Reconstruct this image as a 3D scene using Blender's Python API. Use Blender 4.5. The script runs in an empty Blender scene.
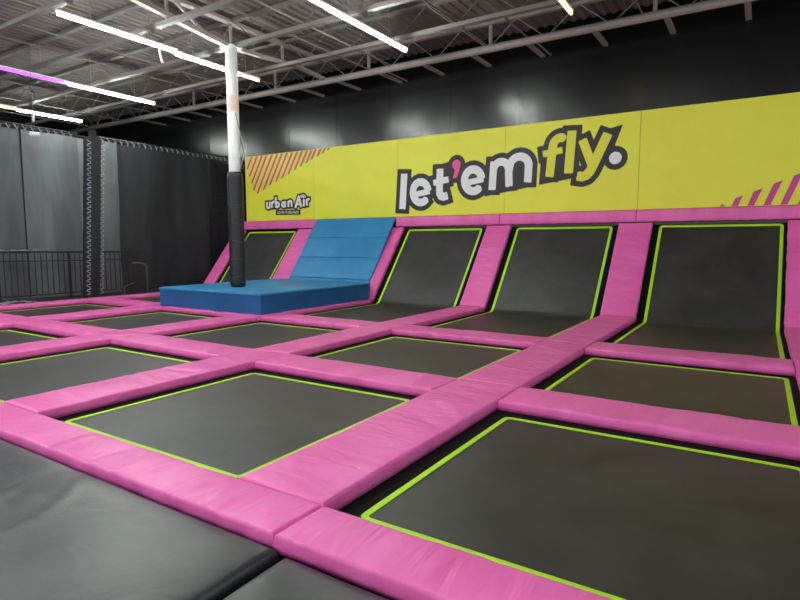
import bpy, math, random
from mathutils import Vector, noise
S = 1.4                       # layout units -> metres (camera 1.4 m above the pad tops)
random.seed(7)
COL = bpy.context.scene.collection

# ------------------------------------------------------------------ materials
def srgb(r, g, b):
    f = lambda c: ((c/255)/12.92 if c/255 <= .04045 else ((c/255+.055)/1.055)**2.4)
    return (f(r), f(g), f(b), 1)

def newmat(name):
    m = bpy.data.materials.new(name); m.use_nodes = True
    nt = m.node_tree; b = nt.nodes['Principled BSDF']
    return m, nt, b

def coords(nt, scale=(1, 1, 1)):
    tc = nt.nodes.new('ShaderNodeTexCoord'); mp = nt.nodes.new('ShaderNodeMapping')
    geo = nt.nodes.new('ShaderNodeNewGeometry')
    mp.inputs['Scale'].default_value = scale
    nt.links.new(geo.outputs['Position'], mp.inputs['Vector'])
    return mp.outputs['Vector']

def noise_node(nt, vec, scale, detail=4, rough=.55, dist=0):
    n = nt.nodes.new('ShaderNodeTexNoise')
    n.inputs['Scale'].default_value = scale; n.inputs['Detail'].default_value = detail
    n.inputs['Roughness'].default_value = rough; n.inputs['Distortion'].default_value = dist
    nt.links.new(vec, n.inputs['Vector']); return n.outputs['Fac']

def ramp(nt, fac, c0, c1, p0=.3, p1=.7):
    r = nt.nodes.new('ShaderNodeValToRGB')
    r.color_ramp.elements[0].position = p0; r.color_ramp.elements[0].color = c0
    r.color_ramp.elements[1].position = p1; r.color_ramp.elements[1].color = c1
    nt.links.new(fac, r.inputs['Fac']); return r.outputs['Color']

def bump(nt, b, h, strength=.3, dist=.01, prev=None):
    n = nt.nodes.new('ShaderNodeBump'); n.inputs['Strength'].default_value = strength
    n.inputs['Distance'].default_value = dist
    nt.links.new(h, n.inputs['Height'])
    if prev: nt.links.new(prev, n.inputs['Normal'])
    nt.links.new(n.outputs['Normal'], b.inputs['Normal']); return n.outputs['Normal']

def plain(name, col, rough=.5, metal=0, spec=.5, nscale=0, var=.85, bs=0):
    m, nt, b = newmat(name)
    b.inputs['Roughness'].default_value = rough; b.inputs['Metallic'].default_value = metal
    b.inputs['Specular IOR Level'].default_value = spec
    if nscale:
        f = noise_node(nt, coords(nt), nscale)
        d = tuple(c*var for c in col[:3])+(1,)
        nt.links.new(ramp(nt, f, d, col), b.inputs['Base Color'])
        if bs: bump(nt, b, f, bs)
    else:
        b.inputs['Base Color'].default_value = col
    return m

def vinyl(name, c, dark, rough=.42, wr=.35, wscale=6, stretch=(1, 1, 1)):
    m, nt, b = newmat(name)
    v = coords(nt, stretch)
    f = noise_node(nt, v, wscale, 2.5, .45, 1.2)
    f2 = noise_node(nt, v, 1.7, 3, .5, .3)
    nt.links.new(ramp(nt, f2, dark, c, .3, .62), b.inputs['Base Color'])
    b.inputs['Roughness'].default_value = rough
    n = bump(nt, b, f, wr, .03)
    f3 = noise_node(nt, coords(nt), 42, 2, .5)
    bump(nt, b, f3, .06, .01, n)
    return m

def emis(name, col, s):
    m = bpy.data.materials.new(name); m.use_nodes = True; nt = m.node_tree
    b = nt.nodes['Principled BSDF']
    b.inputs['Base Color'].default_value = col
    b.inputs['Emission Color'].default_value = col
    b.inputs['Emission Strength'].default_value = s
    return m

M = {}
M['pink'] = vinyl('pink_vinyl', srgb(244, 112, 190), srgb(234, 98, 176), .38, .8, 3.2)
PK = (srgb(244, 112, 190), srgb(234, 98, 176), .38, .55, 3.4)
M['pink_row'] = vinyl('pink_vinyl_row', *PK, stretch=(2.0, .45, .6))
M['pink_col'] = vinyl('pink_vinyl_column', *PK, stretch=(.5, 1.8, 1.8))
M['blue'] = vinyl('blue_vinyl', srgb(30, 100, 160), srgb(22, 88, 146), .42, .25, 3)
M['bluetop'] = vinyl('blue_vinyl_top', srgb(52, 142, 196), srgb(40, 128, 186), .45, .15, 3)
M['mat'] = vinyl('black_mat_vinyl', srgb(68, 71, 73), srgb(46, 49, 51), .36, .3, 2.2)
M['padblack'] = vinyl('black_post_vinyl', srgb(34, 34, 38), srgb(24, 24, 28), .45, .3, 6)
def bedmat():
    m, nt, b = newmat('woven_trampoline_mesh')
    v = coords(nt)
    f = noise_node(nt, v, 3.2, 8, .7, .3)
    f2 = noise_node(nt, v, 1.1, 3, .5, .5)
    mix = nt.nodes.new('ShaderNodeMath'); mix.operation = 'ADD'
    s = nt.nodes.new('ShaderNodeMath'); s.operation = 'MULTIPLY'; s.inputs[1].default_value = .5
    nt.links.new(f, mix.inputs[0]); nt.links.new(f2, mix.inputs[1]); nt.links.new(mix.outputs[0], s.inputs[0])
    nt.links.new(ramp(nt, s.outputs[0], srgb(34, 34, 34), srgb(62, 61, 60), .36, .66), b.inputs['Base Color'])
    b.inputs['Roughness'].default_value = .46
    b.inputs['Specular IOR Level'].default_value = .7
    w = noise_node(nt, v, 160, 2, .5)
    bump(nt, b, w, .12, .004)
    return m
M['bed'] = bedmat()
M['skirt'] = plain('shaded_spring_cover', srgb(9, 9, 10), .8, spec=.2, nscale=8)  # spring cover with the shade beside the pads put into its near-black colour
M['lime'] = plain('lime_webbing', srgb(186, 240, 38), .5, nscale=40, var=.9)
M['frame'] = plain('black_steel', srgb(20, 20, 22), .5, nscale=6)
M['rail'] = plain('black_painted_rail', srgb(22, 23, 26), .35, nscale=9)
M['floor'] = plain('dark_floor', srgb(38, 38, 40), .8, nscale=4, bs=.2)
M['walk'] = plain('charcoal_carpet', srgb(44, 45, 48), .85, nscale=14, bs=.3)
M['steel'] = plain('cream_painted_steel', srgb(158, 148, 143), .6, nscale=3, var=.88)
M['steel2'] = plain('off_white_joist_paint', srgb(112, 105, 102), .7, nscale=3, var=.88)
M['white'] = plain('white_column_paint', srgb(232, 232, 228), .4, nscale=5, var=.92)
M['pinkspray'] = plain('faded_pink_primer', srgb(226, 200, 190), .6, nscale=20, var=.85)
M['cam'] = plain('white_plastic', srgb(225, 225, 225), .4, nscale=5)
M['cable'] = plain('grey_cable', srgb(140, 142, 146), .5, nscale=9)
M['brass'] = plain('yellow_taped_tube', srgb(150, 140, 60), .4, nscale=9)
M['paper'] = plain('white_plastic_sheet', srgb(220, 222, 224), .5, nscale=9)
M['cord'] = plain('pale_lacing_cord', srgb(150, 154, 160), .6, nscale=12)
M['tape'] = plain('grey_tape_line', srgb(72, 72, 76), .4, nscale=9)
M['tvel'] = plain('dark_seam_thread', srgb(20, 70, 110), .7, nscale=9)
M['yellow'] = vinyl('yellow_banner_vinyl', srgb(240, 240, 72), srgb(236, 235, 66), .5, .06, 1.5)
M['seam'] = plain('banner_seam', srgb(196, 196, 70), .6, nscale=9)
M['bk'] = plain('black_print', srgb(34, 30, 32), .5, nscale=4, var=.9)
M['wh'] = plain('white_print', srgb(245, 245, 245), .5, nscale=4, var=.96)
M['pk'] = plain('hot_pink_print', srgb(244, 84, 160), .5, nscale=4, var=.96)
M['ylt'] = plain('yellow_print', srgb(236, 232, 60), .5, nscale=4, var=.97)
M['rust'] = plain('rust_rose_print', srgb(196, 112, 92), .5, nscale=3, var=.85)
M['peach'] = plain('peach_print', srgb(250, 216, 112), .5, nscale=3, var=.95)
M['mag'] = plain('magenta_print', srgb(214, 70, 150), .5, nscale=3, var=.9)
M['olive'] = plain('olive_print', srgb(206, 196, 70), .5, nscale=3, var=.95)

def blackwall():
    m, nt, b = newmat('semi_gloss_black_wall')
    v = coords(nt)
    f = noise_node(nt, v, .8, 4, .5, .2)
    nt.links.new(ramp(nt, f, srgb(3, 4, 7), srgb(10, 11, 15)), b.inputs['Base Color'])
    b.inputs['Roughness'].default_value = .24
    b.inputs['Specular IOR Level'].default_value = .6
    f2 = noise_node(nt, coords(nt, (1.2, 1, .5)), 1.3, 3, .5)
    bump(nt, b, f2, .35, .05)
    return m
M['bwall'] = blackwall()
def curtainmat(name, c, d, rough=.6):
    m, nt, b = newmat(name)
    f = noise_node(nt, coords(nt, (1, 1.6, .35)), 1.6, 4, .5, .6)
    nt.links.new(ramp(nt, f, d, c), b.inputs['Base Color'])
    b.inputs['Roughness'].default_value = rough
    bump(nt, b, f, .4, .04)
    return m
M['curt_grey'] = curtainmat('grey_curtain', srgb(134, 139, 141), srgb(108, 113, 115))
M['curt_mid'] = curtainmat('mid_grey_curtain', srgb(120, 125, 127), srgb(96, 101, 103))
M['curt_dark'] = curtainmat('black_curtain', srgb(46, 48, 52), srgb(26, 28, 32))
def netmat():
    m, nt, b = newmat('black_netting')
    b.inputs['Roughness'].default_value = .6
    b.inputs['Base Color'].default_value = srgb(58, 60, 66)
    v = coords(nt)
    f = noise_node(nt, coords(nt, (1, 1.5, .5)), 1.1, 4, .55, 1.0)
    r = nt.nodes.new('ShaderNodeMapRange')
    r.inputs['From Min'].default_value = .3; r.inputs['From Max'].default_value = .7
    r.inputs['To Min'].default_value = .22; r.inputs['To Max'].default_value = .42
    nt.links.new(f, r.inputs['Value']); nt.links.new(r.outputs[0], b.inputs['Alpha'])
    return m
M['net'] = netmat()
def deckmat():
    m, nt, b = newmat('painted_roof_deck'); b.inputs['Specular IOR Level'].default_value = .15
    f = noise_node(nt, coords(nt), .5, 4, .6, .2)
    nt.links.new(ramp(nt, f, srgb(98, 92, 89), srgb(126, 117, 111), .3, .7), b.inputs['Base Color'])
    b.inputs['Roughness'].default_value = .7
    return m
M['deck'] = deckmat()
M['tube_white'] = emis('lit_white_tube', (.93, 1, .95, 1), 40)
M['tube_warm'] = emis('lit_warm_tube', (1, .82, .22, 1), 1.6)
M['tube_purple'] = emis('lit_purple_tube', (.36, .06, .9, 1), 1.1)
M['tube_amber'] = emis('lit_amber_tube', (1, .6, .32, 1), 1.4)

# ------------------------------------------------------------------ mesh helpers
class MB:
    def __init__(s): s.v = []; s.f = []; s.smooth = False
    def box(s, x0, x1, y0, y1, z0, z1):
        n = len(s.v)
        s.v += [(x, y, z) for z in (z0, z1) for y in (y0, y1) for x in (x0, x1)]
        s.f += [tuple(n+i for i in q) for q in ((0, 2, 3, 1), (4, 5, 7, 6), (0, 1, 5, 4), (2, 6, 7, 3), (0, 4, 6, 2), (1, 3, 7, 5))]
    def bar(s, p, q, w, h=None, up=(0, 0, 1)):
        h = h or w; p = Vector(p); q = Vector(q); d = (q-p).normalized()
        a = d.cross(Vector(up))
        if a.length < 1e-4: a = d.cross(Vector((1, 0, 0)))
        a.normalize(); b = a.cross(d)
        n = len(s.v)
        for P in (p, q):
            for i, j in ((-1, -1), (1, -1), (1, 1), (-1, 1)): s.v.append(tuple(P+a*(i*w/2)+b*(j*h/2)))
        s.f += [tuple(n+i for i in t) for t in ((0, 3, 2, 1), (4, 5, 6, 7), (0, 1, 5, 4), (1, 2, 6, 5), (2, 3, 7, 6), (3, 0, 4, 7))]
    def tube(s, pts, r, k=10, cap=True, closed=False):
        pts = [Vector(p) for p in pts]; n0 = len(s.v); N = len(pts)
        pa = None
        for i, P in enumerate(pts):
            d = (pts[min(i+1, N-1)]-pts[max(i-1, 0)]).normalized()
            if pa is None:
                a = d.cross(Vector((0, 0, 1)))
                if a.length < 1e-3: a = d.cross(Vector((1, 0, 0)))
            else: a = pa - d*pa.dot(d)
            a.normalize(); pa = a; b = d.cross(a)
            rr = r[i] if isinstance(r, (list, tuple)) else r
            for j in range(k):
                t = 2*math.pi*j/k; s.v.append(tuple(P+a*(rr*math.cos(t))+b*(rr*math.sin(t))))
        for i in range(N-1):
            for j in range(k):
                s.f.append((n0+i*k+j, n0+i*k+(j+1) % k, n0+(i+1)*k+(j+1) % k, n0+(i+1)*k+j))
        if cap:
            s.f.append(tuple(n0+j for j in range(k-1, -1, -1))); s.f.append(tuple(n0+(N-1)*k+j for j in range(k)))
    def grid(s, rows):                       # rows of points
        n = len(s.v); w = len(rows[0])
        for r in rows: s.v += [tuple(p) for p in r]
        for i in range(len(rows)-1):
            for j in range(w-1): s.f.append((n+i*w+j, n+i*w+j+1, n+(i+1)*w+j+1, n+(i+1)*w+j))
    def build(s, name, mat, parent=None, base=None, smooth=None):
        if base is None:
            rt = parent
            while rt and rt.parent: rt = rt.parent
            base = tuple(c/S for c in rt.location) if rt else (0, 0, 0)
        me = bpy.data.meshes.new(name)
        me.from_pydata([((x-base[0])*S, (y-base[1])*S, (z-base[2])*S) for x, y, z in s.v], [], s.f)
        me.update(); me.materials.append(mat)
        if smooth or s.smooth: me.polygons.foreach_set('use_smooth', [True]*len(me.polygons))
        o = bpy.data.objects.new(name, me); COL.objects.link(o)
        if parent: o.parent = parent
        else: o.location = [c*S for c in base]
        return o

def tag(o, label, cat, group=None, kind=None):
    if label: o['label'] = label
    if cat: o['category'] = cat
    if group: o['group'] = group
    if kind: o['kind'] = kind
    return o
def thing(name, loc, label, cat, group=None):
    o = bpy.data.objects.new(name, None); o.empty_display_size = .1; COL.objects.link(o)
    o.location = [c*S for c in loc]; return tag(o, label, cat, group)
def struct(name, mb, mat, smooth=False):
    o = mb.build(name, mat, smooth=smooth); o['kind'] = 'structure'; return o

# ------------------------------------------------------------------ measured layout (units, z = 0 is the pad top)
DL = [-10.36, -8.396, -6.200, -4.021, -1.844, .286]      # left edges of the dividers
DR = [-10.033, -7.89, -5.721, -3.574, -1.367, .75]       # right edges
YF0, YF1, Y21, Y22, Y31, Y32, YK = 1.325, 1.592, 3.299, 3.712, 5.414, 5.842, 8.05
YT, ZT = 9.10, 1.30                                      # top of the sloped pads
TH = .0668
YW = 9.16
BZ = -.072
FLOOR = -.75

# ------------------------------------------------------------------ pads
def profile(L, r, th, step):
    p = [(0, th), (-.003, th*.62), (-.001, r*1.05)]
    for k in range(1, 5):
        t = k/4*math.pi/2; p.append((r*(1-math.cos(t)), r*(1-math.sin(t))))
    n = max(3, int((L-2*r)/step)); inner = [(r+(L-2*r)*i/n, 0) for i in range(1, n)]
    q = [(L-a, d) for a, d in reversed(p)]
    return p+inner+q
def pad(name, O, U, V, lu, lv, label, group, mat='pink', th=TH, r=.013, puff=.006, creases=7, step=.035, cat='pad', gap=.004, parent=None, cr_h=.006):
    O = Vector(O); U = Vector(U).normalized(); V = Vector(V).normalized(); Nn = U.cross(V).normalized()
    O = O+U*gap+V*gap; lu -= 2*gap; lv -= 2*gap
    step = min(step, .026); creases = int(creases*1.5)
    pu = profile(lu, r, th, step); pv = profile(lv, r, th, step)
    long_u = lu > lv
    if mat == 'pink': mat = 'pink_row' if long_u else 'pink_col'
    cr = []
    for _ in range(creases):
        cu = random.uniform(.04, .96)*lu; cv = random.uniform(.1, .9)*lv
        ang = (math.pi/2 if long_u else 0)+random.uniform(-.55, .55)
        cr.append((cu, cv, math.cos(ang), math.sin(ang), random.uniform(.1, .35)*min(1.5, max(lu, lv)), random.uniform(.010, .026), random.choice((-1, 1))*random.uniform(.5, 1.3)*cr_h))
    seed = random.uniform(0, 99)
    rows = []
    for b, db in pv:
        row = []
        for a, da in pu:
            d = max(da, db)
            h = -d
            if d < th*.5:
                sa = min(a, lu-a)/max(.001, min(.16, lu/2)); sb = min(b, lv-b)/max(.001, min(.16, lv/2))
                e = (1-(1-min(1, max(0, sa)))**2)*(1-(1-min(1, max(0, sb)))**2)
                w = noise.noise(Vector((a*(2.2 if long_u else 1.2)*1.6+seed, b*(1.2 if long_u else 2.2)*1.6, seed)))*.010
                for cu, cv, cx, cy, ln, wd, hh in cr:
                    du = a-cu; dv = b-cv; al = du*cx+dv*cy; ac = -du*cy+dv*cx+.05*math.sin(al*7+cu)
                    if abs(ac) < wd*3 and abs(al) < ln*2.2: w += hh*math.exp(-(ac/wd)**2-(al/ln)**2)
                h += puff*e+w*(.35+.65*e)
                off = 0
            else:
                off = .009*noise.noise(Vector((a*11+seed, b*11, d*6)))*(1 if d < th*.9 else .3)
            P = O+U*a+V*b+Nn*h
            if off: P += (U if da >= db else V)*off
            row.append(P)
        rows.append(row)
    m = MB(); m.grid(rows)
    n1, n2 = len(rows), len(rows[0])
    ring = [j for j in range(n2)]+[i*n2+n2-1 for i in range(1, n1)]+[(n1-1)*n2+j for j in range(n2-2, -1, -1)]+[i*n2 for i in range(n1-2, 0, -1)]
    m.f.append(tuple(reversed(ring)))
    base = None
    if parent: o = m.build(name, M[mat], parent, smooth=True)
    else:
        c = O+U*lu/2+V*lv/2-Nn*th
        o = m.build(name, M[mat], base=tuple(c), smooth=True)
        tag(o, label, cat, group)
    return o

bn = {  # what each trampoline is called in labels
 (1, 4): 'big lower-right trampoline', (1, 3): 'front centre trampoline', (1, 2): 'front-row trampoline cut by the left edge',
 (1, 1): 'small far-left front-row trampoline corner',
 (2, 4): 'right-edge middle-row trampoline', (2, 3): 'centre middle-row trampoline', (2, 2): 'middle-row trampoline before the blue platform',
 (2, 1): 'middle-row trampoline left of the blue platform', (2, 0): 'trampoline beside the laced black post',
 (3, 4): 'rightmost sloped trampoline', (3, 3): 'middle sloped trampoline', (3, 2): 'sloped trampoline right of the blue ramp',
 (3, 1): 'blue platform', (3, 0): 'leftmost sloped trampoline'}
X = (1, 0, 0); Y = (0, 1, 0)
ang = math.atan2(ZT, YT-YK); SV = (0, math.cos(ang), math.sin(ang)); SL = math.hypot(ZT, YT-YK)
G = 'pink safety pads between the trampolines'
# front edge pads
pad('safety_pad', (DR[1], YF0, 0), X, Y, DR[2]-DR[1], YF1-YF0, 'pink edge pad in front of the small far-left trampoline corner', G)
pad('safety_pad', (DR[2], YF0, 0), X, Y, DR[3]-DR[2], YF1-YF0, 'pink front edge pad under the trampoline cut by the left edge', G)
pad('safety_pad', (DR[3], YF0, 0), X, Y, DR[4]-DR[3], YF1-YF0, 'long pink front edge pad between the front centre trampoline and black floor mat', G, creases=16)
pad('safety_pad', (DR[4], YF0, 0), X, Y, 2.1, YF1-YF0, 'pink front edge pad at the bottom, below the big lower-right trampoline', G, creases=10)
# row pads
for k in range(5):
    a = {0: 'pink pad on the near side of the trampoline beside the laced black post',
         1: 'pink pad between small far-left corner trampoline and the one left of the platform',
         2: 'pink pad between left-edge front trampoline and the trampoline before the blue platform',
         3: 'pink pad between the front centre and centre middle-row trampolines',
         4: 'wide pink pad between the big lower-right and right-edge middle-row trampolines'}[k]
    pad('safety_pad', (DR[k], Y21, 0), X, Y, (DL[k+1]-DR[k]) if k < 4 else 2.1, Y22-Y21, a, G, creases=12)
    b = {0: 'pink pad behind the trampoline beside the laced black post',
         1: 'pink pad along the front foot of the blue platform, left end',
         2: 'pink pad before the sloped trampoline right of the blue ramp',
         3: 'pink pad in front of the middle sloped trampoline',
         4: 'pink pad in front of the rightmost sloped trampoline'}[k]
    pad('safety_pad', (DR[k], Y31, 0), X, Y, DL[k+1]-DR[k], Y32-Y31, b, G, creases=9)
# column pads
names = {0: 'outermost left', 1: 'second', 2: 'third', 3: 'fourth', 4: 'fifth', 5: 'rightmost'}
cl = {
 (1, 1): 'pink pad right of the small far-left trampoline corner', (2, 1): 'pink pad left of the front-row trampoline cut by left edge',
 (3, 1): 'long pink pad left of the front centre trampoline', (4, 1): 'wide pink pad between the front centre and big lower-right trampolines',
 (5, 1): 'pink pad on the right side of the big lower-right trampoline',
 (0, 2): 'outer pink pad at the foot of the laced black post', (1, 2): 'pink pad right of the trampoline beside the laced black post',
 (2, 2): 'pink pad running to the front corner of the blue platform', (3, 2): 'pink pad left of the centre middle-row trampoline',
 (4, 2): 'pink pad between the centre and right-edge middle-row trampolines', (5, 2): 'pink pad right of the right-edge middle-row trampoline',
 (0, 3): 'outer pink pad running back behind the laced black post to the slope', (1, 3): 'pink pad along the left end of the blue platform',
 (2, 3): 'pink pad along the right side of the blue platform', (3, 3): 'flat pink pad at the foot of the middle sloped trampoline, left side',
 (4, 3): 'flat pink pad at the foot between middle and rightmost sloped trampolines', (5, 3): 'flat pink pad at the right foot of the rightmost sloped trampoline',
 (0, 4): 'sloped pink pad left of the leftmost sloped trampoline', (1, 4): 'sloped pink pad between leftmost sloped trampoline and blue ramp',
 (2, 4): 'narrow sloped pink pad right of the blue ramp', (3, 4): 'sloped pink pad left of the middle sloped trampoline',
 (4, 4): 'sloped pink pad between middle and rightmost sloped trampolines', (5, 4): 'sloped pink pad at the right edge of the picture'}
for (d, r), lab in cl.items():
    w = DR[d]-DL[d]
    if r == 4:
        pad('sloped_pad', (DL[d], YK, 0), X, SV, w, SL, lab, 'sloped pink pads of the trampoline wall', creases=26, cr_h=.008)
    else:
        y0, y1 = {1: (YF1, Y22), 2: (Y22, Y32), 3: (Y32, YK)}[r]
        pad('safety_pad', (DL[d], y0, 0), X, Y, w, y1-y0, lab, G, creases=20)
# top strip below the banner
cx = [(DL[i]+DR[i])/2 for i in range(6)]
tl = ['pink strip pad above the leftmost sloped trampoline', None, 'pink strip pad above the sloped trampoline right of the blue ramp',
      'pink strip pad above the middle sloped trampoline', 'pink strip pad above the rightmost sloped trampoline']
for k in range(5):
    if k == 1: continue
    x0 = cx[k] if k not in (0, 2) else (DL[0] if k == 0 else -5.93)
    x1 = cx[k+1] if k not in (0, 4) else (DR[1]-.0 if k == 0 else 1.2)
    pad('top_strip_pad', (x0, YW-.03, ZT+.005), X, (0, 0, 1), x1-x0, .185, tl[k], 'pink strip pads under the yellow banner', creases=10, th=.055)

# ------------------------------------------------------------------ trampolines
def strip(m, pts, w, zoff=.003):
    """flat webbing ribbon following 3D points with side vector"""
    for (p, q, side) in pts:
        pass
def flat_tramp(k, r, label):
    x0, x1 = DR[k], (DL[k+1] if k+1 < 6 else DL[5])
    y0, y1 = (YF1, Y21) if r == 1 else (Y22, Y31)
    if k == 4: x1 = .335
    root = thing('trampoline', ((x0+x1)/2, (y0+y1)/2, BZ), label, 'trampoline', 'flat black trampolines in the court')
    i = .11; w = .031
    m = MB(); e = i-.02
    n = 26; rows = []
    for b in range(n+1):
        row = []
        for a in range(n+1):
            u = a/n; v = b/n
            row.append((x0+e+(x1-x0-2*e)*u, y0+e+(y1-y0-2*e)*v, BZ+.002-.010*math.sin(math.pi*u)*math.sin(math.pi*v)))
        rows.append(row)
    m.grid(rows); bed = m.build('bed', M['bed'], root, smooth=True)
    # skirt ring
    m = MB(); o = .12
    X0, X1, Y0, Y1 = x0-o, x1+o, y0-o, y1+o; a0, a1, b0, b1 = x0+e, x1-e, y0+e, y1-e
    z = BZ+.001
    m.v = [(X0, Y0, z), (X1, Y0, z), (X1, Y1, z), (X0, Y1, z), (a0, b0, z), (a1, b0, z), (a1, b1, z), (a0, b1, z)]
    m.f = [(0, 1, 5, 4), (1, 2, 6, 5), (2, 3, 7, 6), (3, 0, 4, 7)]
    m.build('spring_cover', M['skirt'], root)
    ring(bed, [(x0+i, y0+i-.012, BZ+.002), (x1-i, y0+i-.012, BZ+.002), (x1-i, y1-i, BZ+.002), (x0+i, y1-i, BZ+.002)], w)
    return root
def ring(root, c, w):
    m = MB()
    z = BZ+.0065
    (x0, y0, _), _, (x1, y1, _), _ = c
    r = .035; out = []; inn = []
    for cxx, cyy, a0 in ((x1-r, y1-r, 0), (x0+r, y1-r, 90), (x0+r, y0+r, 180), (x1-r, y0+r, 270)):
        for t in range(0, 91, 18):
            a = math.radians(a0+t)
            out.append((cxx+math.cos(a)*(r+w/2), cyy+math.sin(a)*(r+w/2)))
            inn.append((cxx+math.cos(a)*max(.002, r-w/2), cyy+math.sin(a)*max(.002, r-w/2)))
    n = len(out)
    for p in out: m.v.append((p[0], p[1], z))
    for p in inn: m.v.append((p[0], p[1], z))
    for p in out: m.v.append((p[0], p[1], z-.004))
    for p in inn: m.v.append((p[0], p[1], z-.004))
    for j in range(n):
        q = (j+1) % n
        m.f += [(j, q, n+q, n+j), (2*n+j, 2*n+q, q, j), (n+j, n+q, 3*n+q, 3*n+j)]
    m.build('border_stripe', M['lime'], root)

tlab = {(1, 4): 'largest black trampoline bed with lime border, lower right nearest the camera',
 (1, 3): 'front centre black trampoline, whole lime border in view, beside the black floor mat',
 (1, 2): 'front-row black trampoline cut off by the left edge of the photo',
 (1, 1): 'small sliver of black trampoline at the left edge, above the left-edge front-row one',
 (2, 4): 'black trampoline in front of the rightmost sloped trampoline',
 (2, 3): 'middle-row black trampoline in front of the middle sloped trampoline, behind the front centre one',
 (2, 2): 'middle-row black trampoline in front of the blue platform corner',
 (2, 1): 'black trampoline in front of the blue platform, left half',
 (2, 0): 'far-left small-looking black trampoline at the foot of the laced black post'}
for (r, k), lab in tlab.items(): flat_tramp(k, r, lab)

# sloped trampolines
tn = math.tan(ang/2)
def wall_path(off=0):
    """(y, z) path: flat -> bend -> slope"""
    kb = YK-BZ*0+ .072*tn*1.0
    kb = YK+.072*tn
    R = .16; t = R*tn; pts = [(Y32-.12, BZ)]
    n0 = 8
    for i in range(1, n0): pts.append((Y32-.12+(kb-t-(Y32-.12))*i/n0, BZ))
    for i in range(0, 9):
        a = ang*i/8; pts.append((kb-t+R*math.sin(a), BZ+R*(1-math.cos(a))))
    y0, z0 = pts[-1]
    Lr = SL-t+.025
    for i in range(1, 13): pts.append((y0+math.cos(ang)*Lr*i/12, z0+math.sin(ang)*Lr*i/12))
    # small offset along normals
    res = []
    for i, (y, z) in enumerate(pts):
        a = pts[max(0, i-1)]; b = pts[min(len(pts)-1, i+1)]; d = Vector((b[0]-a[0], b[1]-a[1])).normalized()
        res.append((y-d[1]*off, z+d[0]*off))
    return res
def wall_tramp(k, label):
    x0, x1 = DR[k], (DL[k+1] if k < 4 else .335)
    root = thing('sloped_trampoline', ((x0+x1)/2, (Y32+YK)/2, BZ), label, 'trampoline', 'sloped trampolines of the trampoline wall')
    i = .11; e = .09; w = .04
    P = wall_path(.002)
    m = MB(); m.grid([[(x0+e+(x1-x0-2*e)*a/10, y, z) for a in range(11)] for y, z in P]); bed = m.build('bed', M['bed'], root, smooth=True)
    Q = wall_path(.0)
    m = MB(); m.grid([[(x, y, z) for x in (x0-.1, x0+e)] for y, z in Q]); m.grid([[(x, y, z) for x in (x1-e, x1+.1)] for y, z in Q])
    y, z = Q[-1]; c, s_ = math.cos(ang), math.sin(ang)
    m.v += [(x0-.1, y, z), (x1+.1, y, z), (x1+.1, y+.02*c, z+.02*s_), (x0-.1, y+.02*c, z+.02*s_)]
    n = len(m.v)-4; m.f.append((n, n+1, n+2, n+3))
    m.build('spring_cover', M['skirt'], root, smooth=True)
    L = wall_path(.0075); 
    # trim: stripe ends a little below the top of the bed
    L = L[:-1]+[((L[-1][0]*.7+L[-2][0]*.3), (L[-1][1]*.7+L[-2][1]*.3))]
    m = MB()
    m.grid([[(x0+i-w/2, y, z), (x0+i+w/2, y, z)] for y, z in L])
    m.grid([[(x1-i-w/2, y, z), (x1-i+w/2, y, z)] for y, z in L])
    y, z = L[-1]
    ch = .03
    m.v += [(x0+i-w/2, y, z), (x1-i+w/2, y, z), (x1-i+w/2-ch, y+w*c, z+w*s_), (x0+i-w/2+ch, y+w*c, z+w*s_)]
    n = len(m.v)-4; m.f.append((n, n+1, n+2, n+3))
    m.build('border_stripe', M['lime'], bed, smooth=True)
wall_tramp(0, 'leftmost sloped trampoline, seen behind the padded support column')
wall_tramp(2, 'sloped trampoline just right of the blue ramp')
wall_tramp(3, 'middle of the three big sloped trampolines, with a pale sheen')
wall_tramp(4, 'rightmost and largest-looking sloped trampoline')

# support frame under the court
root = thing('steel_understructure', (-4.8, 4.6, FLOOR), 'black steel frame holding up the trampolines and pink pads', 'frame')
m = MB(); ztop = -.078
ys = [(YF0+YF1)/2, (Y21+Y22)/2, (Y31+Y32)/2, YK-.1]
for y in ys: m.bar((-10.3, y, ztop-.04), (.7, y, ztop-.04), .07, .07)
m.build('cross_beam', M['frame'], root)
m = MB()
for x in cx: m.bar((x, YF0+.02, ztop-.05), (x, YK-.1, ztop-.05), .07, .07)
m.build('long_beam', M['frame'], root)
for x in cx:
    for y in ys:
        m = MB(); m.bar((x, y, FLOOR), (x, y, ztop-.05), .07, .07); m.build('leg', M['frame'], root)
for x in cx:
    m = MB(); m.bar((x, YK-.05, -.2), (x, YT+.02, ZT-.2), .06, .05, up=(1, 0, 0)); m.build('slope_beam', M['frame'], root)

# ------------------------------------------------------------------ blue ramp and platform
root = thing('ramp', (-6.9, 8.3, 0), 'blue padded ramp of stacked panels rising behind the blue platform', 'ramp')
a = Vector((0, YK-.02, 0)); b = Vector((0, 9.13, 1.49)); d = (b-a); Ls = d.length; d.normalize()
cuts = [.0, .22, .48, .74, 1.0]
for i in range(4):
    o = a+d*(Ls*cuts[i])
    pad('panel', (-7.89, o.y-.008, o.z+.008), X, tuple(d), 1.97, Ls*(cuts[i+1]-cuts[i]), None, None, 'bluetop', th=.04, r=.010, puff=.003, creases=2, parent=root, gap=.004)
root = thing('platform', (-6.9, 6.8, 0), 'low blue padded platform around the foot of the column', 'platform')
PX0, PX1, PY0, PY1, PH = -8.07, -5.80, 5.5, 8.1, .300
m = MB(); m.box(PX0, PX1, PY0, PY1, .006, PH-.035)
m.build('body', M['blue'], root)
pad('top_pad', (PX0-.004, PY0-.004, PH), X, Y, PX1-PX0+.008, PY1-PY0+.008, None, None, 'bluetop', th=.036, r=.012, puff=.003, creases=5, parent=root, gap=0, cr_h=.003)
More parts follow.
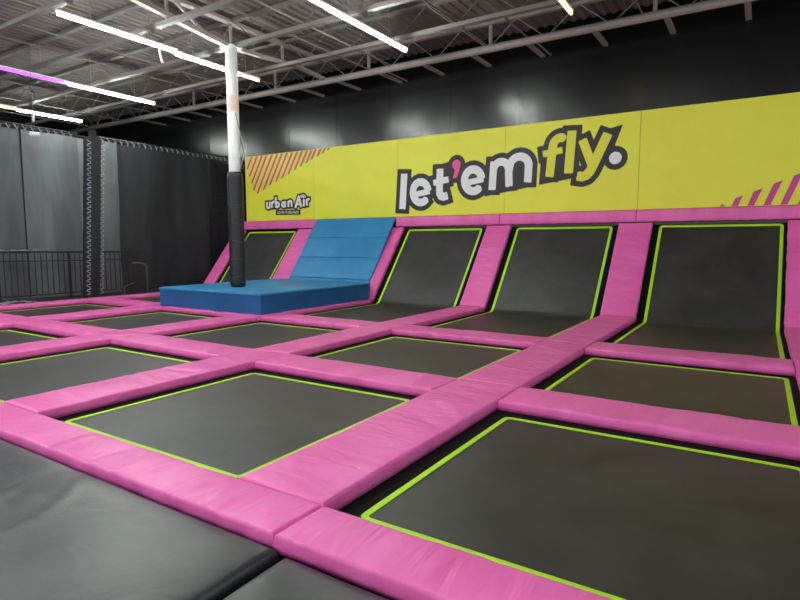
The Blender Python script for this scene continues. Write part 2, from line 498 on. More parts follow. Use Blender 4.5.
m = MB(); m.box(PX0-.004, PX1+.004, PY0-.004, PY1, PH-.041, PH-.036)
m.build('seam', M['tvel'], root)

# ------------------------------------------------------------------ column
CX, CY = -7.02, 6.19
root = thing('support_column', (CX, CY, PH), 'white round support column with black padding on its lower half', 'column')
m = MB(); m.tube([(CX, CY, PH+.002), (CX, CY, 3.97)], .088, 28); pole = m.build('pole', M['white'], root, smooth=True); pole['label'] = 'white painted pole'
m = MB(); m.tube([(CX, CY, z) for z in (3.02, 3.14, 3.26)], .0895, 28, cap=False); m.build('primer_band', M['pinkspray'], pole, smooth=True)
m = MB(); pts = []; rr = []
for i in range(41):
    z = PH+.004+(2.10-PH)*i/40; pts.append((CX, CY, z)); rr.append(.122+.004*noise.noise(Vector((0, 0, z*3)))-(.02 if i in (0, 40) else 0))
m.tube(pts, rr, 28); pd = m.build('padding', M['padblack'], root, smooth=True); pd['label'] = 'black wrapped padding'
for i, z in enumerate((.45, .72, 1.02, 1.32, 1.62)):
    m = MB(); pts = []
    for j in range(25):
        t = 2*math.pi*j/24; pts.append((CX+math.cos(t)*.126, CY+math.sin(t)*.126, z+.03*math.cos(t+i)))
    m.tube(pts, .004, 5, cap=False); m.build('tape_line', M['tape'], pd)
m = MB(); m.box(CX-.13, CX+.13, CY-.11, CY+.11, 3.965, 3.99); m.build('cap_plate', M['white'], root)
m = MB()
m.tube([(CX+.085, CY-.03, 3.0), (CX+.11, CY, 2.8), (CX+.15, CY+.03, 2.6), (CX+.17, CY+.04, 2.4), (CX+.135, CY+.02, 2.22), (CX+.11, CY, 2.1)], .008, 6)
tag(m.build('cable', M['cable'], base=(CX+.1, CY, 2.1), smooth=True), 'thin grey cable drooping down the side of the white column', 'cable')

# ------------------------------------------------------------------ floor, walls, ceiling
m = MB(); m.box(-16, 4, -6, 9.6, FLOOR-.1, FLOOR); struct('floor', m, M['floor'])
m = MB(); m.box(-16, 6, 9.2, 9.5, FLOOR, 4.6); wl = struct('wall_back', m, M['bwall'])
m = MB()
for i in range(14):
    x = -12.6+i*1.3
    m.box(x, x+.006, 9.194, 9.2, 2.0, 4.4)
struct('trim_1', m, M['bwall'])
m = MB(); m.box(-16.3, -16, -6, 9.5, FLOOR, 4.6); struct('wall_left', m, M['bwall'])
# corrugated deck
m = MB(); prof = []; x = -16; pz = 0
while x < 5:
    prof += [(x, 4.40), (x+.055, 4.40), (x+.075, 4.422), (x+.13, 4.422)]; x += .15
m.grid([[(px, -3, z) for px, z in prof], [(px, 9.12, z) for px, z in prof]])
dk = struct('ceiling', m, M['deck'])
m = MB(); m.box(-16, 5, -3, 9.5, 4.47, 4.55); struct('trim_2', m, M['frame'])
# walkway on the left
m = MB(); m.box(-16, -10.38, -2, 9.18, -.14, -.03); struct('trim_3', m, M['walk'])
m = MB(); m.box(-10.385, -10.37, -2, 9.1, -.75, -.03); struct('trim_4', m, M['frame'])

# ------------------------------------------------------------------ black floor mats in front
GM = 'black vinyl floor mats in front of the court'
pad('floor_mat', (-3.9, -1.2, -.034), X, Y, 2.57, 2.522, 'large black vinyl floor mat at the lower left corner', GM, 'mat', th=.1, r=.03, puff=.012, creases=26, step=.04, cat='mat', cr_h=.009)
pad('floor_mat', (-1.305, -1.2, -.048), X, Y, 2.6, 2.522, 'black floor mat at the bottom centre, right of the mat seam', GM, 'mat', th=.1, r=.03, puff=.012, creases=16, step=.05, cat='mat', cr_h=.009)
m = MB(); m.box(-6.5, 2.5, -1.3, 1.3, -.75, -.155)
tag(m.build('mat_platform', M['frame'], base=(-2, 0, -.75)), 'black deck carrying the floor mats in front of the pink pads', 'deck')

# ------------------------------------------------------------------ banner
root = thing('wall_banner', (-4.5, YW+.015, 1.5), 'long yellow wall banner with big slogan lettering and a small logo', 'banner')
bx = [-10.04, -7.99, -5.89, -3.73, -1.6, .53, 2.2]
for i in range(6):
    m = MB(); rows = []
    for zz in (1.497, 2.0, 2.5, 2.945): rows.append([(bx[i]+.003+(bx[i+1]-bx[i]-.006)*t/4, YW, zz) for t in range(5)])
    m.grid(rows); m.box(bx[i]+.003, bx[i+1]-.003, YW+.001, YW+.03, 1.497, 2.945)
    m.build('panel', M['yellow'], root)
m = MB(); m.box(-10.04, 2.2, YW+.008, YW+.034, 1.47, 1.4969); m.build('bottom_trim', M['rust'], root)

def poly(m, pts, y):
    n = len(m.v); m.v += [(x, y, z) for x, z in pts]; m.f.append(tuple(range(n, n+len(pts))))
def sq(p): return p
# sdf primitives in wall coordinates -----------------------------------------
def d_box(p, q, hw, ext=0):
    dx, dz = q[0]-p[0], q[1]-p[1]; L = math.hypot(dx, dz); ux, uz = dx/L, dz/L
    def f(x, z):
        a = (x-p[0])*ux+(z-p[1])*uz; b = abs(-(x-p[0])*uz+(z-p[1])*ux)-hw
        return max(-a, a-L, b)
    return f
def d_line(pts, hw, c0=False, c1=False):
    segs = list(zip(pts[:-1], pts[1:])); n = len(segs)
    def f(x, z):
        best = 9
        for i, (p, q) in enumerate(segs):
            dx, dz = q[0]-p[0], q[1]-p[1]; L2 = dx*dx+dz*dz
            t = ((x-p[0])*dx+(z-p[1])*dz)/L2; tc = min(1, max(0, t))
            d = math.hypot(x-p[0]-dx*tc, z-p[1]-dz*tc)-hw
            L = math.sqrt(L2)
            if i == 0 and c0 and t < 0: d = max(abs((z-p[1])*dx-(x-p[0])*dz)/L-hw, -t*L)
            if i == n-1 and c1 and t > 1: d = max(abs((z-p[1])*dx-(x-p[0])*dz)/L-hw, (t-1)*L)
            best = min(best, d)
        return best
    return f
def d_dot(c, r): return lambda x, z: math.hypot(x-c[0], z-c[1])-r
def arc(c, rx, rz, a0, a1, n=14, rot=0):
    r = []
    for i in range(n+1):
        t = math.radians(a0+(a1-a0)*i/n); X_, Z_ = rx*math.cos(t), rz*math.sin(t)
        r.append((c[0]+X_*math.cos(rot)-Z_*math.sin(rot), c[1]+X_*math.sin(rot)+Z_*math.cos(rot)))
    return r
def d_poly(pts):
    n = len(pts)
    def f(x, z):
        inside = False; d = 9
        for i in range(n):
            x0, z0 = pts[i]; x1, z1 = pts[(i+1) % n]
            if (z0 > z) != (z1 > z) and x < (x1-x0)*(z-z0)/(z1-z0)+x0: inside = not inside
            dx, dz = x1-x0, z1-z0; t = min(1, max(0, ((x-x0)*dx+(z-z0)*dz)/(dx*dx+dz*dz)))
            d = min(d, math.hypot(x-x0-dx*t, z-z0-dz*t))
        return -d if inside else d
    return f
def field(prims, bb, cell):
    x0, x1, z0, z1 = bb; nx = int((x1-x0)/cell)+1; nz = int((z1-z0)/cell)+1
    return x0, z0, cell, [[min(p(x0+i*cell, z0+j*cell) for p in prims) for i in range(nx+1)] for j in range(nz+1)]
def contour(m, F, off, y):
    x0, z0, c, D = F
    nz, nx = len(D)-1, len(D[0])-1; idx = {}
    def vert(k, x, z):
        if k not in idx: idx[k] = len(m.v); m.v.append((x, y, z))
        return idx[k]
    for j in range(nz):
        i = 0
        while i < nx:
            cor = [(i, j), (i+1, j), (i+1, j+1), (i, j+1)]
            val = [D[b][a]-off for a, b in cor]
            if all(v < 0 for v in val):
                k = i
                while k+1 < nx and D[j][k+2]-off < 0 and D[j+1][k+2]-off < 0: k += 1
                m.f.append((vert((i, j), x0+i*c, z0+j*c), vert((k+1, j), x0+(k+1)*c, z0+j*c), vert((k+1, j+1), x0+(k+1)*c, z0+(j+1)*c), vert((i, j+1), x0+i*c, z0+(j+1)*c)))
                i = k+1; continue
            if any(v < 0 for v in val):
                out = []
                for e in range(4):
                    a, b = cor[e], cor[(e+1) % 4]; va, vb = val[e], val[(e+1) % 4]
                    if va < 0: out.append(vert(a, x0+a[0]*c, z0+a[1]*c))
                    if (va < 0) != (vb < 0):
                        t = va/(va-vb); px = a[0]+(b[0]-a[0])*t; pz = a[1]+(b[1]-a[1])*t
                        out.append(vert((min(a, b), max(a, b)), x0+px*c, z0+pz*c))
                if len(out) > 2: m.f.append(tuple(out))
            i += 1

W = .072
th8 = math.radians(8.5)
def e_glyph(cx_, cz, rx=.175, rz=.19):
    ring_ = d_line(arc((cx_, cz), rx-.01, rz, 0, 308, 26, th8), W-.002, True, True)
    l = (cx_-rx*math.cos(th8), cz-.02-rx*math.sin(th8)); r = (cx_+rx*1.13*math.cos(th8), cz-.02+rx*1.13*math.sin(th8))
    bar_ = d_box((l[0], l[1]+.0), (r[0], r[1]+.0), .052)
    return [ring_, bar_]
white = [d_box((-5.785, 1.637), (-5.742, 2.297), W)]
white += e_glyph(-5.385, 1.935)
white += [d_line([(-4.975, 2.335), (-4.987, 1.96), (-4.985, 1.90), (-4.955, 1.845), (-4.90, 1.828), (-4.82, 1.85)], W-.002, True, True), d_box((-5.115, 2.09), (-4.80, 2.137), .055)]
white += e_glyph(-4.318, 2.09)
# m
white += [d_box((-3.958, 1.903), (-3.93, 2.385), W-.006),
          d_line([(-3.94, 2.2)]+arc((-3.80, 2.225), .14, .145, 165, 10, 10)+[(-3.648, 1.95)], W-.006, False, True),
          d_line([(-3.655, 2.2)]+arc((-3.475, 2.275), .165, .155, 170, 5, 10)+[(-3.322, 2.0)], W-.006, False, True)]
dot = [d_dot((-1.942, 2.285), .093)]
apo = [d_dot((-4.645, 2.385), .085), d_poly([(-4.725, 2.35), (-4.563, 2.36), (-4.60, 2.25), (-4.64, 2.155), (-4.715, 2.145), (-4.675, 2.30)])]
yel = [d_line([(-2.958, 2.065), (-2.915, 2.53)]+arc((-2.79, 2.53), .125, .14, 160, 70, 8), W-.002, True, True),
       d_box((-3.075, 2.435), (-2.755, 2.475), .052),
       d_box((-2.65, 2.10), (-2.612, 2.762), W),
       d_line([(-2.445, 2.605), (-2.30, 2.24)], W-.004, True, False),
       d_line([(-2.065, 2.66), (-2.27, 2.20), (-2.315, 2.11), (-2.365, 2.055), (-2.43, 2.035), (-2.51, 2.05)], W+.002, True, True)]
# sharp black corner blocks like on the print
blk = [d_box((-5.79, 1.56), (-5.735, 2.372), .155),
       d_box((-2.66, 2.3), (-2.605, 2.84), .155), d_poly([(-3.13, 1.945), (-2.50, 2.03), (-2.50, 2.2), (-3.11, 2.3)]),
       d_poly([(-4.1, 1.80), (-3.18, 1.935), (-3.17, 2.2), (-3.25, 2.36), (-3.45, 2.36), (-3.65, 2.3), (-4.05, 2.3)]),
       d_poly([(-2.2, 2.70), (-1.85, 2.775), (-2.0, 2.35), (-2.2, 2.3)]),
       d_poly([(-5.115, 2.385), (-4.68, 2.47), (-4.68, 2.2), (-5.1, 2.1)])]
F1 = field(white, (-6.0, -3.1, 1.5, 2.65), .0125)
FA = field(apo, (-4.9, -4.4, 2.0, 2.6), .0125)
FD = field(dot, (-2.15, -1.7, 2.05, 2.5), .0125)
FY = field(yel, (-3.25, -1.8, 1.8, 2.95), .0125)
# black backing: everything offset by .085 on one field
FB = field([lambda x, z: min(f(x, z) for f in white)-.085] if False else white+apo+dot+yel, (-6.0, -1.7, 1.5, 2.95), .016)
FK = field(blk, (-6.0, -1.7, 1.5, 2.95), .016)
for j, row in enumerate(FB[3]):
    for i in range(len(row)): row[i] = min(row[i]-.085, FK[3][j][i])
m = MB(); contour(m, FB, 0, YW-.003); so = m.build('slogan_outline', M['bk'], root); so['label'] = 'black outline backing of the slogan'
m = MB(); contour(m, F1, 0, YW-.005); m.build('slogan_lettering', M['wh'], so)['label'] = 'white letters let em'
m = MB(); contour(m, FD, 0, YW-.005); m.build('full_stop', M['wh'], so)['label'] = 'white round full stop'
m = MB(); contour(m, FA, 0, YW-.005); m.build('apostrophe', M['pk'], so)['label'] = 'pink apostrophe'
m = MB(); contour(m, FY, 0, YW-.005); m.build('slogan_lettering', M['ylt'], so)['label'] = 'yellow letters fly'

# small logo: urban Air, built from strokes
w = .027
bz = 1.775; xh = .135
def u_(x): return [d_line([(x, bz+xh), (x, bz+.05)]+arc((x+.045, bz+.045), .045, .045, 180, 360, 8)+[(x+.09, bz+xh)], w, True, True), d_box((x+.09, bz), (x+.09, bz+xh), w)]
def r_(x, z=0, s=1): return [d_box((x, bz+z), (x, bz+z+xh*s), w), d_line(arc((x+.06, bz+z+xh*s-.055), .06, .05, 170, 75, 6), w, True, True)]
def bowl(cx_, cz): return [d_line(arc((cx_, cz), .045, .047, 0, 360, 16), w)]
logo = u_(-9.375)+r_(-9.215)+[d_box((-9.095, bz), (-9.095, bz+.235), w)]+bowl(-9.045, bz+.062)
logo += bowl(-8.865, bz+.062)+[d_box((-8.815, bz), (-8.815, bz+xh), w)]
logo += [d_box((-8.72, bz), (-8.72, bz+xh), w), d_line([(-8.72, bz+.07)]+arc((-8.672, bz+.085), .046, .045, 170, 0, 8)+[(-8.626, bz)], w, False, True)]
logo += [d_line([(-8.52, bz-.02), (-8.415, bz+.21), (-8.345, bz-.01)], .03, True, True), d_box((-8.47, bz+.05), (-8.36, bz+.055), .02)]
logo += [d_box((-8.275, bz), (-8.272, bz+.15), w)]+r_(-8.19, .01, 1.05)
wifi = [d_line(arc((-8.30, bz+.165), .055, .05, 150, 25, 8), .010), d_line(arc((-8.30, bz+.165), .09, .08, 150, 25, 8), .010), d_dot((-8.285, bz+.185), .018)]
FL = field(logo+wifi, (-9.5, -7.98, 1.68, 2.12), .0085)
FS = field([d_box((-9.105, 1.67), (-8.375, 1.658), .055)], (-9.5, -7.98, 1.55, 1.8), .0125)
m = MB(); contour(m, FL, .037, YW-.003); contour(m, FS, 0, YW-.0035); lo = m.build('logo_outline', M['bk'], root)
m = MB(); contour(m, FL, 0, YW-.005); m.build('logo_lettering', M['wh'], lo)['label'] = 'white logo letters'
def small_text(txt, x0, x1, z, h, y, mat, name, parent, slope=0):
    cu = bpy.data.curves.new('t', 'FONT'); cu.body = txt; cu.size = 1; cu.offset = .004
    to = bpy.data.objects.new('t', cu); COL.objects.link(to); bpy.context.view_layer.update()
    me = bpy.data.meshes.new_from_object(to.evaluated_get(bpy.context.evaluated_depsgraph_get()))
    vs = [v.co.copy() for v in me.vertices]; fs = [tuple(p.vertices) for p in me.polygons]
    bpy.data.objects.remove(to)
    ax, bx_ = min(v.x for v in vs), max(v.x for v in vs); az, bz_ = min(v.y for v in vs), max(v.y for v in vs)
    m = MB()
    m.v = [(x0+(v.x-ax)/(bx_-ax)*(x1-x0), y, z+(v.y-az)/(bz_-az)*h+slope*((v.x-ax)/(bx_-ax))) for v in vs]; m.f = fs
    return m.build(name, mat, parent)
small_text('ADVENTURE PARK', -9.065, -8.415, 1.636, .062, YW-.006, M['wh'], 'logo_caption', lo, -.008)['label'] = 'small white caption letters'

# striped triangle, top left
m = MB(); poly(m, [(-10.02, 2.925), (-7.62, 2.93), (-8.35, 2.66), (-9.27, 2.30), (-9.62, 2.12), (-9.79, 2.17), (-9.98, 2.65)], YW-.0012); m.build('stripe_field', M['peach'], root)
bt = [(-9.973, 2.662), (-9.906, 2.494), (-9.839, 2.339), (-9.791, 2.172), (-9.667, 2.10), (-9.468, 2.171), (-9.273, 2.258), (-9.081, 2.333), (-8.893, 2.395), (-8.707, 2.467), (-8.525, 2.541), (-8.346, 2.609), (-8.186, 2.667), (-8.043, 2.728), (-7.873, 2.782), (-7.735, 2.828), (-7.599, 2.874)]
m = MB(); k = .585
for i, (x, z) in enumerate(bt):
    zt = 2.935; hw = .034
    m_x = x+(zt-z)*k
    poly(m, [(x-hw, z), (x+hw, z+.02), (m_x+hw, zt), (m_x-hw, zt)], YW-.0024)
m.build('stripes', M['rust'], root)
m = MB(); poly(m, [(-10.03, 2.90), (-9.98, 2.92), (-9.12, 2.14), (-9.40, 2.14)], YW-.0034)
bm_ = m
m = MB()
for pp in ([(-.52, 1.502), (-.449, 1.502), (-.48, 1.541)], [(-.375, 1.502), (-.295, 1.502), (-.246, 1.646), (-.333, 1.609)], [(-.185, 1.502), (-.108, 1.502), (-.019, 1.733), (-.122, 1.69)], [(0, 1.502), (.08, 1.502), (.201, 1.826), (.101, 1.785)],
           [(.19, 1.502), (.27, 1.502), (.42, 1.92), (.32, 1.875)], [(.38, 1.502), (.46, 1.502), (.65, 2.01), (.55, 1.97)], [(.57, 1.502), (.65, 1.502), (.88, 2.10), (.78, 2.06)]):
    m = MB(); poly(m, pp, YW-.003); m.build('stripe', M['mag'], root)['label'] = 'magenta diagonal stripe'

# ------------------------------------------------------------------ ceiling steel
def joist(y, label, main=False, web=True, x0=-15.9, x1=3.6, zc=4.0, zt=4.37):
    root = thing('roof_joist', ((x0+x1)/2, y, zc), label, 'joist', 'open web roof joists')
    mat = M['steel'] if main else M['steel2']
    m = MB()
    if main:
        m.tube([(x0, y, zc), (x1, y, zc)], .058, 14)
        m.smooth = True
    else: m.box(x0, x1, y-.04, y+.04, zc-.028, zc+.028)
    m.build('bottom_chord', mat, root)
    m = MB(); m.box(x0, x1, y-.04, y+.04, zt-.02, zt+.025); m.build('top_chord', mat, root)
    if not web: return
    m = MB(); x = x0+.2; step = .46; up = True
    while x+step < x1:
        m.tube([(x, y, zc if up else zt), (x+step, y, zt if up else zc)], .007, 5); x += step; up = not up
    m.build('web', mat, root)
joist(8.42, 'thick pale main roof beam nearest the black back wall', True)
joist(7.3, 'second roof joist from the back wall, just before the main beam')
joist(6.2, 'roof joist crossing at the top of the white column')
joist(5.08, 'roof joist one bay nearer than the white column', web=False)
joist(3.96, 'roof joist two bays nearer than the white column', web=False)
joist(2.84, 'nearest roof joist, above the top edge of the photo', web=False)
# stubs from the main beam to the wall
for x in (-12.92, -11.98, -11.2, -10.5, -9.5, -8.51, -7.71, -6.79, -5.84, -4.95, -4.05, -3.12, -2.15, -1.22, -.3, .65):
    m = MB(); m.box(x-.035, x+.035, 8.47, 9.19, 3.97, 4.005)
    tag(m.build('brace_stub', M['steel'], base=(x, 8.42, 4.0)), 'short pale brace running from the main roof beam to the black wall', 'brace', 'brace stubs behind the main roof beam')
for x in (-5.70, -3.0):
    m = MB(); m.tube([(x, 8.47, 3.99), (x, 9.19, 3.99)], .013, 6)
    tag(m.build('brace_rod', M['steel'], base=(x, 8.42, 4.0)), 'thin rod beside the braces behind the main roof beam', 'rod', 'thin rods behind the main roof beam')
# hangers on the main beam
for x in (-10.8, -8.3, -6.02, -3.7, -1.35):
    m = MB(); m.box(x-.025, x+.025, 8.40, 8.44, 4.05, 4.37)
    tag(m.build('hanger_strut', M['steel'], base=(x, 8.42, 4.06)), 'upright pale hanger strut on top of the main roof beam', 'strut', 'hanger struts on the main roof beam')
# bridging rods
for x in (-15.0, -13.6, -12.2, -11.5, -9.65, -8.9, -8.1, -6.0, -5.55, -3.75, -3.1, -1.5, -.8):
    m = MB(); m.tube([(x, -1.5, 4.045), (x, 8.38, 4.045)], .013, 6)
    tag(m.build('bridging_rod', M['steel2'], base=(x, 4, 4.04)), 'thin bridging rod running across the roof joists toward the back wall', 'rod', 'bridging rods on the roof joists')
# girder over the column
root = thing('roof_girder', (CX, CY, 4.0), 'pale roof girder whose lower members meet on top of the white column', 'girder')
m = MB(); m.box(CX-.05, CX+.05, -1.5, 8.4, 4.33, 4.385); m.build('top_chord', M['steel'], root)
m = MB(); m.bar((CX, CY-.05, 3.99), (CX, 3.6, 4.26), .09, .06); m.build('lower_chord', M['steel'], root)
m = MB(); m.bar((CX, CY+.05, 3.99), (CX, 7.7, 4.08), .08, .05); m.bar((CX, 7.7, 4.08), (CX, 8.42, 4.03), .08, .05); m.build('lower_chord', M['steel'], root)
m = MB(); m.bar((CX, 3.6, 4.26), (CX, -1.5, 4.26), .09, .06); m.build('lower_chord', M['steel'], root)
for y in (CY, 7.3, 5.08):
    m = MB(); m.bar((CX, y, 4.03), (CX, y, 4.35), .035); m.build('vertical', M['steel'], root)
for ya, za, yb in ((CY+.35, 4.03, 7.2), (CY-.5, 4.06, 5.2), (5.0, 4.12, 4.3)):
    m = MB(); m.bar((CX, ya, za), (CX, yb, 4.34), .035); m.build('diagonal', M['steel'], root)

# ------------------------------------------------------------------ tube lights
def lamp(x, y0, y1, mat, label, z=3.8):
    root = thing('tube_light', (x, (y0+y1)/2, z), label, 'light', 'tube lights under the roof')
    m = MB(); m.tube([(x, y0+.02, z-.02), (x, y1-.02, z-.02)], .019, 10); m.build('tube', M[mat], root, smooth=True)
    m = MB(); m.box(x-.022, x+.022, y0, y1, z+.008, z+.03); m.build('housing', M['white'], root)
    for y in (y0+.25*(y1-y0), y1-.25*(y1-y0)):
        m = MB(); m.bar((x, y, z+.02), (x, y, 4.36), .006); m.build('suspension_wire', M['cable'], root)
    return root
lamp(-7.37, 3.79, 5.48, 'tube_white', 'white tube light nearest the top left, first half of the longest lit run')
lamp(-7.45, 5.49, 6.75, 'tube_white', 'white tube light passing just behind the white column')
lamp(-7.45, 6.76, 7.18, 'tube_amber', 'short amber tube end right of the white column')
lamp(-10.4, 3.78, 5.47, 'tube_purple', 'purple tube light at the upper left edge')
lamp(-10.42, 5.48, 7.18, 'tube_white', 'white tube light continuing the purple one')
lamp(-13.25, 4.2, 5.9, 'tube_warm', 'yellowish tube light low at the far left edge')
lamp(-13.33, 5.91, 7.3, 'tube_white', 'white tube light low at far left, ending above the black curtain')
lamp(-4.51, 3.7, 5.40, 'tube_warm', 'yellow tube whose tip shows at the top edge, centre left')
lamp(-4.51, 5.41, 7.25, 'tube_white', 'white tube light at the top centre of the photo')
lamp(-2.1, 5.5, 7.2, 'tube_warm', 'yellow tube light with only its tip showing at the top edge')
# more of the same fixtures further back in the hall
hall = [(x, y) for x in (-13.3, -10.4, -7.4, -4.5, -2.1) for y in (-.9, 1.25)]
for x, y in hall:
    lamp(x, y, y+1.69, 'tube_white', 'white tube light of the hall outside the photo, behind the camera')

# ------------------------------------------------------------------ left side: post, netting, railing, curtains
PXc, PYc = -10.50, 5.78
TY = lambda z: 5.74+.06*z
root = thing('laced_post', (PXc, PYc, -.03), 'tall square black padded post with pale lacing down its edges', 'post')
pp = .118
m = MB()
rows = []
for i in range(31):
    z = -.028+(2.93+.028)*i/30; r = pp+.006*noise.noise(Vector((3, 0, z*2.5)))
    c_ = .03
    rows.append([(PXc+sx*r+ox, TY(z)+sy*r+oy, z) for sx, sy, ox, oy in ((-1, -1, 0, c_), (-1, -1, c_, 0), (1, -1, -c_, 0), (1, -1, 0, c_), (1, 1, 0, -c_), (1, 1, -c_, 0), (-1, 1, c_, 0), (-1, 1, 0, -c_), (-1, -1, 0, c_))])
m.grid(rows); m.f.append(tuple(30*9+j for j in range(8)))
pd = m.build('padding', M['padblack'], root)
m = MB(); m.box(PXc-.05, PXc+.05, PYc+.09, PYc+.19, 2.90, 3.06); m.build('steel_head', M['rail'], root)
for sy in (-1, 1):
    m = MB(); z = .06; pts = []
    while z < 2.85:
        y = TY(z)+sy*(pp+.005); x = PXc+pp+.012
        pts += [(x, y-.03, z), (x, y+.03, z+.012), (x-.03, y+.03, z+.05), (x-.03, y-.03, z+.07)]; z += .088
    m.tube(pts, .009, 5)
    m.build('lacing', M['cord'], pd)
for z in (1.53, 2.2):
    m = MB(); m.box(PXc-pp-.008, PXc+pp+.008, TY(z)-pp-.008, TY(z)+pp+.008, z, z+.012); m.build('seam_band', M['frame'], pd)

NX = -10.53
def net(y0, y1, label, rim):
    root = thing('netting', (NX, (y0+y1)/2, 0), label, 'netting')
    m = MB(); rows = []
    for j in range(25):
        z = .0+2.93*j/24
        row = []
        n = int((y1-y0)/.06)
        for i in range(n+1):
            y = y0+(y1-y0)*i/n
            row.append((NX+.03*noise.noise(Vector((y*1.3, z*.8, 1)))+.012*math.sin(y*9+.5*math.sin(z*2)), y, z-.0*math.sin(y)))
        rows.append(row)
    m.grid(rows); m.build('mesh_sheet', M['net'], root, smooth=True)
    m = MB(); m.tube([(NX, y0, 2.965), (NX, y1, 2.965)], .02, 8); m.build('top_rail', M['rail'], root, smooth=True)
    m = MB(); y = y0+.05; pts = []
    while y < y1-.1:
        pts += [(NX+.028, y, 2.95), (NX+.03, y+.03, 2.89), (NX-.03, y+.06, 2.895), (NX-.03, y+.095, 2.985)]; y += .125
    m.tube(pts, .009, 5)
    m.build('lacing', M['cord'], root)
net(2.2, PYc-pp-.01, 'see-through grey netting left of the laced black post', 0)
net(PYc+pp+.01, 9.12, 'dark netting between the laced post and the black wall', 0)

def curtain(y0, y1, x, mat, label, amp=.035, z0=-.02, z1=3.06, f=6.5):
    m = MB(); rows = []
    n = max(12, int((y1-y0)/.03))
    for j in range(13):
        z = z0+(z1-z0)*j/12
        rows.append([(x+amp*math.sin(f*y0+f*(y0+(y1-y0)*i/n)+.6*math.sin(z*1.3+i*.02))+amp*.5*noise.noise(Vector((i*.11, z*.4, y0))), y0+(y1-y0)*i/n, z) for i in range(n+1)])
    m.grid(rows)
    tag(m.build('curtain', M[mat], base=(x, (y0+y1)/2, z0), smooth=True), label, 'curtain')
curtain(-1.5, 5.12, -11.45, 'curt_mid', 'grey curtain behind the railing at the far left edge')
curtain(5.13, 6.92, -11.42, 'curt_grey', 'paler grey curtain behind the laced black post and railing')
curtain(6.9, 9.15, -11.38, 'curt_dark', 'black curtain filling the back left corner', amp=.05, f=4)
m = MB(); m.tube([(-11.42, -1.5, 3.09), (-11.42, 9.15, 3.09)], .02, 8)
tag(m.build('curtain_rail', M['rail'], base=(-11.42, 4, 3.09)), 'dark rail carrying the curtains on the left', 'rail')

RX = -11.05
root = thing('railing', (RX, 5, -.03), 'black metal railing with thin upright bars in front of the grey curtains', 'railing')
m = MB(); m.bar((RX, 2.0, .86), (RX, 7.1, .82), .035, .03); m.build('top_rail', M['rail'], root)
m = MB(); m.bar((RX, 2.0, .70), (RX, 7.1, .66), .02, .02); m.build('middle_rail', M['rail'], root)
m = MB(); m.bar((RX, 2.0, .06), (RX, 7.1, .06), .025, .02); m.build('bottom_rail', M['rail'], root)
y = 2.05; i = 0
while y < 7.1:
    m = MB()
    if i % 12 == 0: m.bar((RX, y, -.03), (RX, y, .85), .04, .04); m.build('rail_post', M['rail'], root)
    else: m.bar((RX, y, .06), (RX, y, .84), .013, .013); m.build('baluster', M['rail'], root)
    y += .1; i += 1
m = MB()
rows = []
for i in range(30):
    y = 3.9+1.5*i/29; rows.append([(RX+.03+.01*math.sin(i*1.1), y, .875+.008*math.sin(i)), (RX-.03, y, .885+.008*math.sin(i*1.7)), (RX-.04, y, .86)])
m.grid(rows)
tag(m.build('plastic_strip', M['paper'], base=(RX, 4.6, .87), smooth=True), 'thin pale plastic strip lying along the top of the black railing', 'strip')
m = MB(); rows = []
for i in range(14):
    row = []
    for j in range(8):
        yy = 4.35+.55*i/13; xx = -10.98+.28*j/7
        row.append((xx+.02*math.sin(i), yy, -.026+.05*max(0, noise.noise(Vector((i*.5, j*.6, 3)))+.25)*math.sin(math.pi*i/13)))
    rows.append(row)
m.grid(rows)
tag(m.build('plastic_sheet', M['paper'], base=(-10.9, 4.6, -.026), smooth=True), 'crumpled white plastic sheet on the walkway at the left edge', 'sheet')
# bent yellowish handrails
m = MB(); m.tube([(-10.86, 7.12, -.03), (-10.86, 7.12, .50), (-10.87, 7.09, .56), (-10.89, 7.02, .59), (-10.93, 6.86, .59)], .016, 8)
tag(m.build('handrail', M['brass'], base=(-10.86, 7.12, -.03), smooth=True), 'taller bent yellowish handrail by the black curtain', 'handrail', 'bent yellowish handrails')
m = MB(); m.tube([(-10.88, 6.62, -.03), (-10.88, 6.62, .10), (-10.88, 6.68, .14), (-10.88, 6.86, .19)], .014, 8)
tag(m.build('handrail', M['brass'], base=(-10.88, 6.62, -.03), smooth=True), 'shorter bent yellowish handrail near the laced post', 'handrail', 'bent yellowish handrails')
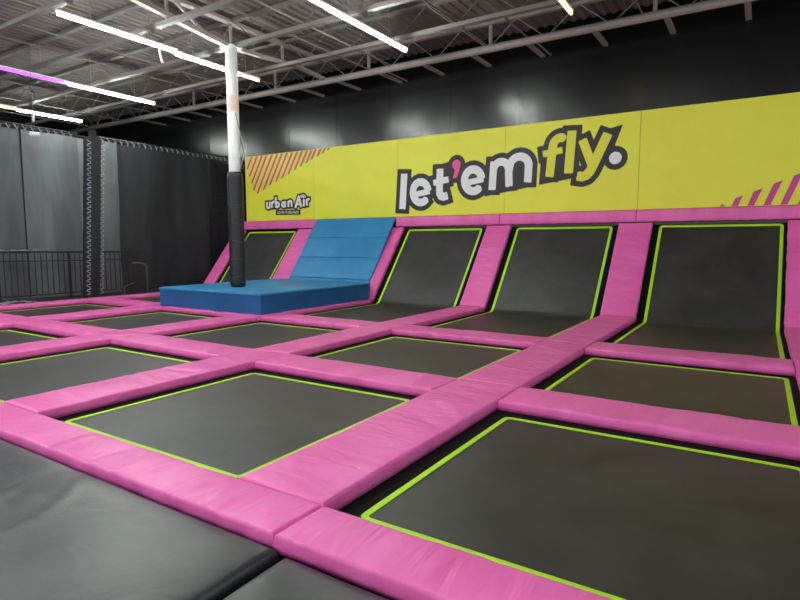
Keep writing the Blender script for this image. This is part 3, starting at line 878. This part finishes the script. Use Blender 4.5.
# hanging camera
root = thing('security_camera', (-10.35, 4.85, 2.85), 'small white camera hanging on a short white pole above the netting', 'camera')
m = MB(); m.tube([(-10.35, 4.85, 2.83), (-10.35, 4.85, 4.39)], .0035, 6); m.build('wire', M['tape'], root, smooth=True)
m = MB(); m.tube([(-10.35, 4.85, 3.02), (-10.35, 4.85, 3.16)], .022, 10); m.build('pole', M['cam'], root, smooth=True)
m = MB(); m.tube([(-10.35, 4.78, 2.79), (-10.35, 4.80, 2.81), (-10.35, 4.92, 2.82), (-10.35, 4.94, 2.82)], [.02, .045, .04, .02], 12); m.build('body', M['cam'], root, smooth=True)
# strap hanging under the long light
m = MB(); m.grid([[(-7.36+.01*math.sin(i), 5.14+.012*i, 3.775-.035*i), (-7.33+.01*math.sin(i), 5.15+.012*i, 3.775-.035*i)] for i in range(7)])
tag(m.build('hanging_strap', M['cam'], base=(-7.35, 5.14, 3.77)), 'short white strap dangling from the long white tube light', 'strap')

# ------------------------------------------------------------------ world, camera, view
sc = bpy.context.scene
w_ = bpy.data.worlds.new('World'); sc.world = w_; w_.use_nodes = True
bg = w_.node_tree.nodes['Background']; bg.inputs[0].default_value = (.93, .96, 1, 1); bg.inputs[1].default_value = .34
cam = bpy.data.cameras.new('camera'); co = bpy.data.objects.new('camera', cam); COL.objects.link(co)
yaw, pitch, roll, fpx = .5678, .1012, -.0009, 563.143
cam.sensor_fit = 'HORIZONTAL'; cam.sensor_width = 36; cam.lens = 36*fpx/800
cam.clip_start = .05; cam.clip_end = 200
from mathutils import Matrix
Fv = Vector((-math.sin(yaw)*math.cos(pitch), math.cos(yaw)*math.cos(pitch), -math.sin(pitch)))
R0 = Vector((math.cos(yaw), math.sin(yaw), 0)); U0 = R0.cross(Fv)
Rv = R0*math.cos(roll)+U0*math.sin(roll); Uv = -R0*math.sin(roll)+U0*math.cos(roll)
mt = Matrix.Identity(4)
for i in range(3): mt[i][0] = Rv[i]; mt[i][1] = Uv[i]; mt[i][2] = -Fv[i]; mt[i][3] = (0, 0, 1*S)[i]
co.matrix_world = mt
sc.camera = co
sc.view_settings.view_transform = 'Standard'; sc.view_settings.look = 'None'
sc.view_settings.gamma = 1; sc.view_settings.use_curve_mapping = False
sc.view_settings.exposure = 1.68
